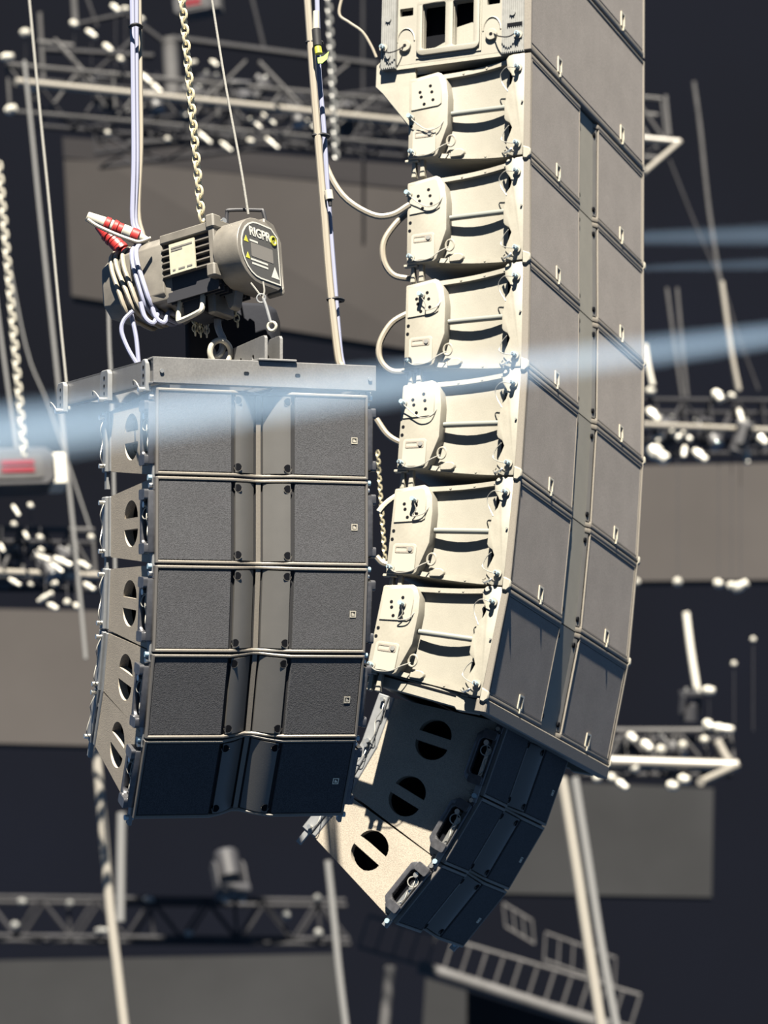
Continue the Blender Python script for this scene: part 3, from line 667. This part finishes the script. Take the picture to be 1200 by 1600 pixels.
# hoist chain, every link a part
def chain(a, b, name, label, m, pitch, R, r, cat='chain'):
    t = thing(name, label, cat); a, b = Vector(a), Vector(b); d = b - a; n = int(d.length / pitch); dn = d.normalized()
    s1 = dn.cross(Vector((.6, 1, .1))).normalized(); s2 = dn.cross(s1)
    me = [MB().ring((0, 0, 0), ax, R, r, 12, 6, 1.62, dn).mesh('link', m) for ax in (s1, s2)]
    for k in range(n): link('link', me[k % 2], t, a + dn * pitch * (k + .5))
    return t
chain(pix(283, -20, 10.55), pix(316, 352, 10.55), 'hoist_chain', 'brassy steel chain running up from the top of the motor hoist', 'chain', .0285, .0125, .0048)

# ------------------------------------------------------------------ cables and ropes near the arrays
def cable(pts, Y, r, m, name, label, cat='cable', group=None, n=8):
    P = [pix(p[0], p[1], (p[2] if len(p) > 2 else Y)) for p in pts]
    return tag(MB().tube(P, r, n).build(name, m), label, cat, group)
cable([(206, -20), (208, 120), (209, 250), (207, 340), (214, 366)], 10.66, .0085, 'bluec', 'power_cable', 'pale blue cable, first of three running up from the hoist plugs')
cable([(213, -20), (213, 120), (214, 250), (211, 340), (220, 366)], 10.68, .0085, 'bluec', 'power_cable', 'pale blue cable, middle of three running up from the hoist plugs')
cable([(217, -20), (219, 120), (220, 230), (216, 330), (224, 370)], 10.7, .0085, 'beige', 'power_cable', 'beige cable beside two pale blue ones above the hoist plugs')
tag(MB().tube([pix(203, 42, 10.64), pix(212, 38, 10.62), pix(221, 42, 10.66), pix(212, 46, 10.72)], .006, 6, True).build('cable_tie', 'tape'), 'black tie round the three cables above the hoist', 'cable tie')
cable([(137, 343), (152, 353), (178, 365), (202, 374), (218, 378), (236, 372)], 10.56, .0065, 'beige', 'hoist_lead', 'thick beige lead looping from the plug over the hoist')
cable([(208, 486), (194, 500), (190, 518), (200, 545), (216, 572)], 10.58, .0075, 'bluec', 'signal_cable', 'pale blue cable bulging outward between hoist and flying frame')
cable([(204, 486), (208, 505), (213, 530), (217, 572)], 10.6, .0075, 'bluec', 'signal_cable', 'straighter pale blue cable between hoist and flying frame')
cable([(328, -20), (352, 130), (376, 260), (388, 335)], 10.5, .0042, 'rope', 'steel_rope', 'steel rope slanting up from the handle of the hoist', 'rope')
cable([(479, -20), (489, 120), (497, 220), (507, 340), (516, 450), (528, 555), (533, 572)], 10.62, .0125, 'beige', 'speaker_cable', 'thick beige cable hanging down to the flying frame')
cable([(495, -20), (497, 60), (499, 120), (506, 200), (512, 300), (522, 430), (531, 540), (536, 572)], 10.66, .0085, 'bluec', 'signal_cable', 'pale blue cable taped along the thick beige cable')
cable([(486, 60), (494, 180), (506, 250), (535, 305), (580, 335), (612, 336), (640, 320)], 11.3, .0115, 'beige', 'speaker_cable', 'thick beige cable sagging across to the second large speaker', 'cable')
cable([(642, 328), (618, 350), (600, 378), (600, 408), (615, 430), (642, 436)], 11.95, .0115, 'beige', 'jumper_cable', 'upper beige jumper loop behind the tall array', 'cable')
cable([(640, 488), (612, 505), (594, 535), (594, 562), (612, 580), (642, 580)], 11.92, .0115, 'beige', 'jumper_cable', 'lower beige jumper loop behind the tall array', 'cable')
cable([(588, 655), (604, 678), (622, 690), (640, 694)], 11.85, .0115, 'beige', 'jumper_cable', 'beige jumper cable between the small array and fourth large speaker', 'cable')
cable([(592, 800), (600, 790), (612, 780), (628, 770)], 11.8, .0115, 'white', 'jumper_cable', 'pale jumper cable going to the fifth large speaker', 'cable')
cable([(588, 870), (598, 880), (612, 882), (622, 880)], 11.75, .0115, 'beige', 'jumper_cable', 'short beige jumper low between the two arrays', 'cable')
cable([(536, -10), (530, 22), (545, 35), (566, 50), (580, 72), (588, 90)], 12.2, .006, 'beige', 'signal_cable', 'thin beige cable kinking toward the subwoofer corner', 'cable')
for k, (x, y, Y) in enumerate(((487, 66, 10.64), (497, 212, 10.64), (520, 468, 10.64))):
    tag(MB().tube([pix(x - 7, y, Y - .02), pix(x + 6, y - 2, Y - .02), pix(x + 16, y + 1, Y + .02), pix(x + 4, y + 3, Y + .03)], .007, 6, True).build('cable_tie', 'tape'),
        ['black tie high on the thick beige cable beside the yellow-tipped connector', 'black tie round the thick beige cable level with the pale pipe', 'lowest black tie round the thick beige cable'][k], 'cable tie')
cn = thing('cable_connector', 'black inline connector with a yellow ring and neon tape flag', 'connector')
MB().cyl(pix(494, 18, 10.58), pix(494, 48, 10.58), .011, 14).build('sleeve', 'white', cn)
MB().cyl(pix(494, 46, 10.57), pix(496, 72, 10.57), .015, 14).build('body', 'tape', cn)
MB().cyl(pix(496, 71, 10.57), pix(498, 84, 10.57), .0125, 14).build('ring', 'decaly', cn)
fl = [pix(*p, 10.55) for p in ((496, 90), (505, 88), (514, 80), (511, 92), (503, 99), (497, 99))]
MB().add(fl + [p + Vector((0, .004, 0)) for p in fl], [(0, 1, 2, 3, 4, 5), (11, 10, 9, 8, 7, 6)] + [(i, (i + 1) % 6, 6 + (i + 1) % 6, 6 + i) for i in range(6)]).build('tape_flag', 'neon', cn)
cn = thing('cable_connector', 'small pale inline connector halfway down the thin blue cable', 'connector')
MB().cyl(pix(513, 298, 10.6), pix(515, 312, 10.6), .014, 12).build('body', 'white', cn)
MB().cyl(pix(515, 311, 10.6), pix(516, 322, 10.6), .008, 12, .006).build('boot', 'tape', cn)

# ropes seen left and right of the arrays
def rope(pts, Y, r, m, label, name='rope', cat='rope', group=None): return cable(pts, Y, r, m, name, label, cat, group)
rope([(44, -20), (60, 150), (77, 320), (92, 480), (108, 640)], 13.2, .0058, 'rope', 'thin grey rope running down to the rear end of the flying frame')
rope([(38, 95), (50, 210), (62, 330), (78, 480), (92, 610), (118, 860), (134, 1030)], 24, .015, 'ropefar', 'soft grey rope hanging beside the thin rope, behind the small array')
rope([(0, 330), (40, 540), (78, 640), (142, 830)], 26, .008, 'ropefar', 'very thin dark line crossing behind the hanging ropes')
rope([(-12, 420), (6, 560), (30, 730)], 24, .013, 'ropefar', 'grey rope at the picture edge beside the pale knotted chain')
rope([(169, 466), (171, 540), (174, 600), (178, 760), (180, 900)], 17, .009, 'ropefar', 'thin rope dropping behind the rear of the flying frame')
rope([(150, 1170), (158, 1260), (172, 1420), (184, 1520), (196, 1620)], 26, .037, 'pipe', 'pale thick rope hanging below the lowest small speaker', 'rope')
rope([(190, 1270), (189, 1340), (188, 1440)], 30, .04, 'ropefar', 'short grey pole behind the pale thick rope')
rope([(878, 1215), (900, 1350), (920, 1480), (942, 1620)], 26, .040, 'pipe', 'pale thick rope below the tall array')
rope([(898, 1215), (918, 1340), (940, 1480), (966, 1620)], 28, .035, 'ropefar', 'grey rope beside the pale thick rope below the tall array')
rope([(512, 1345), (520, 1420), (530, 1520), (541, 1610)], 30, .03, 'ropefar', 'grey rope below the downfill speakers crossing the low truss')
rope([(1084, 128), (1094, 200), (1108, 330), (1130, 470), (1150, 600), (1156, 610)], 34, .020, 'trussg', 'thin cable high above the railing at the outer edge of the stage')
rope([(1046, 250), (1090, 360), (1130, 450), (1152, 520), (1185, 610)], 34, .014, 'truss', 'faint cable slanting across the thin cable at the outer edge')
rope([(1128, 440), (1136, 500), (1145, 560), (1155, 610)], 33, .024, 'pipe', 'pale length of rope with sunlight put into its colour, above the railing pipe')  # paler copy of the cable's lower part; its sunlight is in the colour
rope([(1058, 450), (1066, 540), (1074, 620)], 34, .016, 'trussg', 'faint twin cable, inner one, rising from the railing truss')
rope([(1042, 450), (1054, 540), (1066, 620)], 34, .016, 'trussg', 'faint twin cable, outer one, rising from the railing truss')
rope([(1072, 957), (1080, 1020), (1091, 1088)], 33, .033, 'clamp', 'bright sunlit rod hanging above the lower lighting truss end')
rope([(1008, 538), (1014, 575), (1020, 602)], 30, .022, 'clamp', 'short bright rod touching the edge of the tall array', )
def far_chain(p0, p1, Y, label, R, r, pitch, m):
    a, b = pix(*p0, Y), pix(*p1, Y); d = b - a; n = int(d.length / pitch); dn = d.normalized()
    mb = MB(); s1 = dn.cross(Vector((.6, 1, .1))).normalized(); s2 = dn.cross(s1)
    for k in range(n): mb.ring(a + dn * pitch * (k + .5), s1 if k % 2 else s2, R, r, 8, 4, 1.6, dn)
    o = mb.build('far_chain', m); tag(o, label, 'chain'); o['kind'] = 'stuff'; return o
far_chain((-2, 255), (39, 722), 22, 'pale knotted chain running down to the blurred hoist by the picture edge', .021, .010, .05, 'white')
far_chain((513, -10), (526, 255), 22, 'grey chain hanging behind the thick beige cable', .018, .008, .045, 'alum')
far_chain((590, 705), (602, 880), 13.2, 'thin bright chain hanging in the gap between the two arrays', .0075, .0028, .018, 'chain')

# ------------------------------------------------------------------ background: trusses
random.seed(7)
def truss(a, b, hv, dv, nb, label, mats=('trussg', 'truss'), r=.025, rb=.013, name='lighting_truss'):
    """box truss from a to b; hv = height vector, dv = depth vector; each chord and brace a part"""
    t = thing(name, label, 'truss'); a, b, hv, dv = Vector(a), Vector(b), Vector(hv), Vector(dv)
    offs = [Vector(), hv, dv, hv + dv]
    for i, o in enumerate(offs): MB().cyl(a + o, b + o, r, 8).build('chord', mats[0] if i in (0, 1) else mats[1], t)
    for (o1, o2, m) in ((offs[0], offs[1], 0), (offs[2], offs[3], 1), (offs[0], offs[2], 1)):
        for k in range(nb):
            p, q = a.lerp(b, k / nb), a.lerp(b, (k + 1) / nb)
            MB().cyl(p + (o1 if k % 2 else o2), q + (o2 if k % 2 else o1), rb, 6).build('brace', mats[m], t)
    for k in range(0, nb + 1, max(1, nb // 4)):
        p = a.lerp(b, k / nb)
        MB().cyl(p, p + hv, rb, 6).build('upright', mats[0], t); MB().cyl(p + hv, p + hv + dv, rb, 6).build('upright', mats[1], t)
    return t
def px_truss(p0, p1, Y0, Y1, h, depth, nb, label, **k):
    return truss(pix(*p0, Y0), pix(*p1, Y1), Vector((0, 0, h)), depth, nb, label, **k)
px_truss((16, 174), (650, 228), 28, 30, .44, Vector((.2, .42, .0)), 12, 'upper box truss high behind the motor hoist')
px_truss((150, 240), (650, 180), 33, 31, .3, Vector((0, .4, 0)), 9, 'darker second truss behind the upper box truss', mats=('truss', 'truss'))
px_truss((-40, 900), (150, 902), 24, 24.6, .36, Vector((0, .4, 0)), 5, 'lighting truss half hidden behind the small array')
px_truss((990, 690), (1240, 690), 30, 31, .40, Vector((0, .42, 0)), 6, 'lighting truss behind the tall array at railing height', mats=('truss', 'truss'))
px_truss((900, 1198), (1148, 1198), 30, 30, .33, Vector((0, .42, 0)), 6, 'lower lighting truss ending beside the downfill speakers')
px_truss((-20, 1462), (545, 1468), 40, 40, .46, Vector((0, .45, 0)), 13, 'dark horizontal truss low below the small array', mats=('truss', 'truss'), r=.03, rb=.02)
px_truss((1000, 220), (1042, 224), 30, 30, .44, Vector((0, .42, 0)), 1, 'end of a truss peeking out beside the subwoofer', mats=('trussg', 'trussg'))
# stair-like ladder truss at the lower right
def ladder(p0, p1, Y0, Y1, w, n, label, m='truss', r=.028):
    t = thing('ladder_truss', label, 'truss'); a, b = pix(*p0, Y0), pix(*p1, Y1); wv = Vector(w)
    MB().cyl(a, b, r, 8).build('rail', m, t); MB().cyl(a + wv, b + wv, r, 8).build('rail', m, t)
    for k in range(n + 1):
        p = a.lerp(b, k / n); MB().cyl(p, p + wv, r * .7, 6).build('rung', m, t)
    return t
ladder((560, 1480), (985, 1605), 38, 38, (0.15, 0, .34), 16, 'dark ladder truss sloping down below the downfill speakers', 'trussg', .02)
ladder((790, 1448), (835, 1475), 38, 38, (.0, 0, .26), 3, 'short upper guard rail above the sloping ladder truss', 'trussg', .015)
ladder((850, 1500), (960, 1540), 38, 38, (.05, 0, .30), 5, 'lower guard rail above the sloping ladder truss', 'trussg', .015)
sc = thing('scaffolding', 'tangle of dark struts in the upper truss behind the cables and chain', 'scaffold')
for (x0, y0, x1, y1, Y, m, r) in ((62, 20, 68, 128, 29.5, 'trussg', .02), (115, -5, 118, 40, 28.5, 'trussg', .03), (135, -5, 152, 42, 29, 'truss', .016), (112, 40, 195, 22, 29, 'truss', .022), (200, 24, 262, 70, 29, 'truss', .022),
        (85, 62, 145, 128, 28.4, 'trussg', .022), (60, 66, 115, 72, 29.2, 'trussg', .026), (70, 78, 240, 88, 29.4, 'truss', .03), (95, 150, 130, 110, 28.4, 'trussg', .016), (180, 180, 245, 160, 30, 'trussg', .018), (140, 120, 210, 60, 30, 'truss', .02),
        (268, 60, 590, 102, 30.5, 'truss', .036), (330, 150, 385, 95, 29, 'trussg', .015), (405, 97, 470, 165, 29, 'trussg', .02), (300, 205, 350, 170, 30, 'truss', .02), (360, 140, 372, 214, 30, 'truss', .022), (508, 130, 545, 100, 29.5, 'trussg', .016), (530, 195, 590, 150, 29.6, 'trussg', .014),
        (393, -5, 414, 82, 31, 'truss', .018), (567, -5, 567, 250, 33, 'truss', .014), (250, 200, 480, 226, 31, 'truss', .034), (200, 225, 420, 212, 32, 'truss', .04)):
    MB().cyl(pix(x0, y0, Y), pix(x1, y1, Y), r, 7).build('strut', m, sc)
# pale pipes clamped to the trusses
def pipe(p0, p1, Y0, Y1, r, label, m='pipe', name='scaffold_pipe'):
    a, b = pix(*p0, Y0), pix(*p1, Y1); d = (b - a).normalized()
    return tag(MB().cyl(a, b, r, 14).cyl(a - d * .004, a + d * .05, r * 1.06, 14).cyl(b - d * .05, b + d * .004, r * 1.06, 14).build(name, m), label, 'pipe')
pipe((25, 128), (650, 192), 27.9, 29.9, .034, 'long pale pipe along the upper truss behind the hoist')
pipe((-30, 893), (152, 900), 23.9, 24.5, .027, 'pale pipe along the truss half hidden behind the small array')
pipe((1003, 664), (1230, 674), 29.9, 30.9, .030, 'pale pipe along the railing beside the tall array')
pipe((930, 1189), (1152, 1196), 29.9, 29.9, .046, 'thick pale pipe along the lower truss below the tall array')
pipe((1150, 1197), (1095, 1222), 29.9, 28.7, .034, 'pale outrigger pipe angled back from the lower truss end')
pipe((1120, 1158), (1138, 1190), 29.9, 29.9, .038, 'short pale strut above the lower truss end')
pipe((1000, 216), (1062, 222), 28, 28, .027, 'pale pipe stub beside the subwoofer')
pipe((1062, 222), (1006, 270), 28, 27, .022, 'pale pipe slanting back from the stub beside the subwoofer')
pipe((1040, 150), (1046, 212), 28, 28, .018, 'grey upright pipe above the stub beside the subwoofer', 'trussg')
pipe((655, 1510), (950, 1606), 37.5, 37.5, .075, 'grey tube edging the screen under the sloping ladder truss', 'trussg')
pipe((610, 1510), (600, 1610), 37, 37, .06, 'thin grey post under the sloping ladder truss', 'trussg')
pipe((265, 62), (270, 150), 29, 29, .075, 'grey upright sleeve on the upper truss near the hoist chain', 'trussg')
# big grey screens
def panel(pts, Y, label, band=None, m='screen', nx=0):
    t = thing('screen', label, 'screen'); P = [pix(x, y, Y if not isinstance(Y, (list, tuple)) else Y[i]) for i, (x, y) in enumerate(pts)]
    q = [p + Vector((0, .25, 0)) for p in P]
    MB().add(P + q, [(0, 1, 2, 3), (7, 6, 5, 4)] + [(i, (i + 1) % 4, 4 + (i + 1) % 4, 4 + i) for i in range(4)]).build('face', m, t)
    if band:
        a = [P[0].lerp(P[3], -.0), P[1], P[1].lerp(P[2], band), P[0].lerp(P[3], band)]; a = [p + Vector((0, -.012, 0)) for p in a]; b = [p + Vector((0, .011, 0)) for p in a]
        MB().add(a + b, [(0, 1, 2, 3), (7, 6, 5, 4)] + [(i, (i + 1) % 4, 4 + (i + 1) % 4, 4 + i) for i in range(4)]).build('top_band', 'screend', t)
    return t
panel([(98, 215), (680, 262), (680, 552), (112, 462)], [36, 33, 33, 36], 'large grey screen behind the motor hoist', .13)
panel([(960, 728), (1260, 722), (1260, 905), (960, 908)], 38, 'grey screen beside the tall array above the bright rod', .0)
panel([(-60, 950), (210, 956), (190, 1166), (-60, 1160)], 36, 'grey screen low behind the small array at the picture edge')
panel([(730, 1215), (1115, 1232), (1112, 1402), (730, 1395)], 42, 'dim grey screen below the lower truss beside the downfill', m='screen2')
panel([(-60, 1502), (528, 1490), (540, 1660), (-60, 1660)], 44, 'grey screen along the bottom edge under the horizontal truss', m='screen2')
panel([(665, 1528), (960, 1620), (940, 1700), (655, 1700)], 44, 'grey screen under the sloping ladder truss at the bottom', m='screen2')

# moving lights and small bright fittings on the trusses
def moving_head():
    r = empty('moving_light')
    MB().box(-.16, .16, -.13, .13, -.10, 0).build('base', 'lamp', r, .02, 2)
    for sx in (-1, 1): MB().prism([(-.06, -.06), (.06, -.06), (.07, -.34), (.03, -.40), (-.03, -.40), (-.07, -.34)], 'x', sx * .15, sx * .18).build('yoke_arm', 'lamp', r, .01)
    h = MB().cyl((0, 0, -.20), (0, 0, -.50), .12, 16, .135).build('head', 'lamp', r, .015)
    MB().cyl((0, 0, -.495), (0, 0, -.508), .115, 16).build('lens', 'lens', h)
    MB().cyl((-.1, 0, 0), (-.1, 0, .06), .03, 10).build('clamp', 'alum', r); MB().cyl((.1, 0, 0), (.1, 0, .06), .03, 10).build('clamp', 'alum', r)
    return r
mh = moving_head(); first = True
def put_lamp(px, py, Y, rx, rz, label, group, s=1.0):
    global first
    o = mh if first else copy_tree(mh); first = False
    o.location = pix(px, py, Y); o.rotation_euler = (rx, 0, rz); o.scale = (s, s, s); tag(o, label, 'stage light', group); return o
def lamps(lst, Yf, where, group, sc_):
    for n, (px, py, rx, rz) in enumerate(lst): put_lamp(px, py, Yf(px), rx, rz, ONES[n] + ' black stage light from the left ' + where, group, sc_)
lamps(((165, 118, .5, .3), (225, 132, -.4, 1.1), (300, 140, .9, .2), (330, 118, .3, .8), (372, 136, -.7, .4), (410, 128, .6, 1.9), (455, 150, -.2, .9), (540, 160, .6, .1)), lambda x: 28.3 + 2 * x / 634, 'in the clutter of the upper truss', 'stage lights on the upper truss', .62)
lamps(((12, 860, .7, .4), (60, 858, -.5, .9), (108, 862, .6, 1.5)), lambda x: 24.3, 'on the truss beside the small array', 'stage lights beside the small array', .55)
lamps(((1040, 655, .7, .4), (1095, 660, -.5, .9), (1165, 662, .4, 1.5)), lambda x: 30.5, 'on the railing truss beside the tall array', 'stage lights on the railing truss', .6)
lamps(((985, 1150, .6, .2), (1040, 1150, -.6, .8)), lambda x: 30.3, 'on the lower truss below the tall array', 'stage lights on the lower truss', .55)
put_lamp(365, 1400, 36, 2.9, .5, 'grey stage light standing on the low truss under the small array', None, 1.0)
put_lamp(1080, 1080, 30.2, .3, .6, 'stage light at the end of the bright rod above the lower truss', None, .55)
def clamps(lst, Yf, label, group, chords, m='clamp'):
    """short bright couplers, each on a thin hanger from the nearest truss chord"""
    for n, (x0, y0, x1, y1, r) in enumerate(sorted(lst)):
        Y = Yf((x0 + x1) / 2); a, b = pix(x0, y0, Y), pix(x1, y1, Y - .05); d = (b - a)
        t = thing('coupler', ONES[n] + ' from the left of the ' + label, 'coupler', None, group)
        MB().cyl(a, b, r, 10).build('tube', m, t, r * .3, 2)
        MB().cyl(a + d * .3, a + d * .55, r * 1.25, 10).build('collar', m, t)
        c = (a + b) / 2; best = None
        for (cx0, cy0, cx1, cy1) in chords:
            k = ((x0 + x1) / 2 - cx0) / (cx1 - cx0); q = pix((x0 + x1) / 2, cy0 + (cy1 - cy0) * k, Y + .04)
            if best is None or (q - c).length < (best - c).length: best = q
        MB().cyl(c, best, .0032, 5).build('hanger', 'lamp', t)
clamps([(175, 8, 186, 18, .022), (191, 14, 201, 14, .02), (136, 48, 150, 58, .022), (163, 70, 175, 80, .022), (186, 90, 192, 95, .02), (34, 52, 45, 50, .03), (3, 90, 20, 88, .03), (10, 174, 24, 168, .034),
        (220, 116, 236, 130, .02), (238, 132, 252, 144, .02), (330, 95, 340, 103, .018), (296, 100, 306, 96, .018), (112, 35, 120, 40, .026), (46, 136, 52, 140, .02), (285, 175, 292, 181, .016),
        (308, 205, 330, 224, .014), (345, 222, 362, 236, .014), (390, 185, 408, 200, .014), (415, 215, 435, 232, .014), (480, 188, 492, 200, .014), (410, 178, 430, 194, .012), (167, 206, 170, 209, .02), (260, 217, 264, 218, .02), (217, 28, 224, 32, .022),
        (388, 219, 396, 222, .02)],
       lambda x: 27.95 + 2 * (x - 16) / 634, 'small bright couplers on the upper truss', 'couplers on the upper truss', [(16, 174, 650, 228), (16, 92, 650, 150)])
clamps([(20, 790, 30, 806, .012), (46, 788, 50, 792, .016), (20, 818, 24, 820, .016), (38, 832, 44, 842, .012), (60, 838, 66, 841, .016), (62, 858, 67, 861, .016), (140, 838, 145, 840, .017),
        (85, 872, 112, 884, .020), (78, 880, 98, 894, .014), (124, 878, 140, 888, .016), (58, 868, 78, 876, .018), (0, 850, 6, 862, .012), (15, 905, 32, 915, .014), (132, 912, 148, 922, .016), (82, 914, 88, 910, .015), (60, 940, 82, 926, .017), (76, 944, 90, 952, .018), (104, 940, 106, 942, .02), (118, 944, 120, 950, .016), (46, 912, 50, 914, .012)],
       lambda x: 23.95, 'bright couplers on the truss beside the small array', 'couplers beside the small array', [(-40, 900, 150, 902), (-40, 822, 150, 825)])
clamps([(1012, 640, 1030, 658, .035), (1050, 672, 1062, 686, .032), (1066, 676, 1080, 688, .026), (1012, 698, 1042, 720, .058), (1084, 704, 1104, 720, .034), (1116, 612, 1128, 626, .038), (1070, 698, 1068, 714, .022), (1012, 610, 1022, 612, .03), (1140, 616, 1148, 620, .02), (1182, 680, 1198, 694, .035), (1154, 640, 1160, 660, .02), (1165, 700, 1168, 724, .024), (1118, 910, 1128, 914, .034), (1138, 916, 1148, 914, .03), (1146, 922, 1168, 910, .038), (1058, 908, 1060, 911, .034), (994, 908, 996, 910, .026), (1030, 680, 1034, 682, .024), (1022, 684, 1030, 690, .02)],
       lambda x: 29.95 + (x - 990) / 250, 'small bright couplers around the railing', 'couplers around the railing', [(990, 690, 1240, 690), (990, 620, 1240, 622)])
clamps([(982, 1148, 994, 1158, .032), (1004, 1160, 1018, 1172, .036), (1030, 1170, 1036, 1173, .036), (1066, 1163, 1068, 1165, .03), (1102, 1128, 1112, 1138, .036), (1112, 1136, 1140, 1140, .034), (1098, 1154, 1104, 1158, .03), (988, 1198, 996, 1202, .034), (1044, 1226, 1058, 1230, .036), (1062, 1216, 1076, 1220, .038), (964, 1220, 980, 1232, .026), (930, 1214, 936, 1218, .03), (1100, 1078, 1116, 1080, .034), (1130, 1139, 1146, 1140, .03), (952, 1212, 960, 1218, .028), (1176, 998, 1178, 1000, .02), (1146, 1036, 1148, 1038, .02)],
       lambda x: 29.93, 'bright couplers on the truss below the tall array', 'couplers on the lower truss', [(900, 1198, 1148, 1198), (900, 1140, 1148, 1142)])
clamps([(30, 1408, 40, 1410, .035), (106, 1412, 112, 1410, .03), (225, 1404, 240, 1406, .028), (20, 1444, 28, 1448, .04), (150, 1454, 168, 1454, .03), (290, 1458, 300, 1458, .03), (496, 1458, 500, 1456, .04), (446, 1428, 450, 1434, .04), (494, 1402, 498, 1404, .035)],
       lambda x: 39.93, 'dull couplers on the low horizontal truss', 'couplers on the low truss', [(-20, 1462, 545, 1468), (-20, 1402, 545, 1408)], 'alum')
# blurred hoist bodies in the background
def far_hoist(px, py, Y, label, s, rz):
    t = thing('far_hoist', label, 'hoist'); c = pix(px, py, Y); t.location = c; t.rotation_euler = (0, 0, rz); t.scale = (s, s, s)
    MB().prism(octo(.30, .16, .06), 'y', -.16, .16).build('body', 'lamp', t, .02)
    MB().prism(rrect(-.20, .20, -.10, .10, .03), 'y', -.172, -.158).build('badge_plate', 'trussg', t)
    for z in (-.03, .03): MB().box(-.13, .13, -.18, -.17, z - .02, z + .02).build('red_print', 'redp', t)
    MB().box(.26, .40, -.13, .13, -.15, .12).build('end_cover', 'clamp' if s > .9 else 'trussg', t, .02)
    return t
far_hoist(24, 738, 24, 'blurred background hoist with red lettering at the end of the pale chain', .92, .25)
far_hoist(305, 10, 27, 'blurred grey background hoist with red lettering above the upper truss', .58, -.2)

# ------------------------------------------------------------------ light beams, put into the air as bluish haze cones
def haze(p0, p1, r0, r1, dens, label, name='light_beam_cone'):
    a, b = Vector(p0), Vector(p1); d = b - a; L = d.length
    m = bpy.data.materials.new('haze'); m.use_nodes = True; nt = m.node_tree; nt.nodes.clear()
    out = nt.nodes.new('ShaderNodeOutputMaterial'); vol = nt.nodes.new('ShaderNodeVolumeScatter'); vol.inputs['Color'].default_value = (.48, .70, 1, 1)
    nt.links.new(vol.outputs[0], out.inputs['Volume'])
    tc = nt.nodes.new('ShaderNodeTexCoord'); sp = nt.nodes.new('ShaderNodeSeparateXYZ'); nt.links.new(tc.outputs['Object'], sp.inputs[0])
    def math_(op, x, y=None, clamp=False):
        n = nt.nodes.new('ShaderNodeMath'); n.operation = op; n.use_clamp = clamp
        for i, v in enumerate((x, y)):
            if v is None: continue
            if hasattr(v, 'links') or hasattr(v, 'is_linked'): nt.links.new(v, n.inputs[i])
            else: n.inputs[i].default_value = v
        return n.outputs[0]
    rr = math_('ADD', math_('MULTIPLY', sp.outputs[0], sp.outputs[0]), math_('MULTIPLY', sp.outputs[1], sp.outputs[1]))
    R = math_('ADD', math_('MULTIPLY', sp.outputs[2], (r1 - r0) / L), r0)
    f = math_('SUBTRACT', 1.0, math_('DIVIDE', rr, math_('MULTIPLY', R, R)), True)
    nt.links.new(math_('MULTIPLY', math_('MULTIPLY', f, f), dens), vol.inputs['Density'])
    mb = MB().cyl((0, 0, 0), (0, 0, L), r0, 20, r1)
    o = mb.build(name, m); o.matrix_world = Matrix.Translation(a) @ d.to_track_quat('Z', 'Y').to_matrix().to_4x4()
    tag(o, label, 'haze', None, 'stuff'); return o
haze(pix(1330, 508, 9.75), pix(-130, 697, 9.65), .055, .14, 2.3, 'pale bluish light beam shaped as a haze cone crossing in front of both arrays')
haze(pix(985, 372, 20), pix(1330, 364, 20), .07, .12, .65, 'upper short light streak shaped as a haze cone beside the tall array')
haze(pix(985, 420, 20), pix(1330, 408, 20), .04, .08, .55, 'lower short light streak shaped as a haze cone beside the tall array')
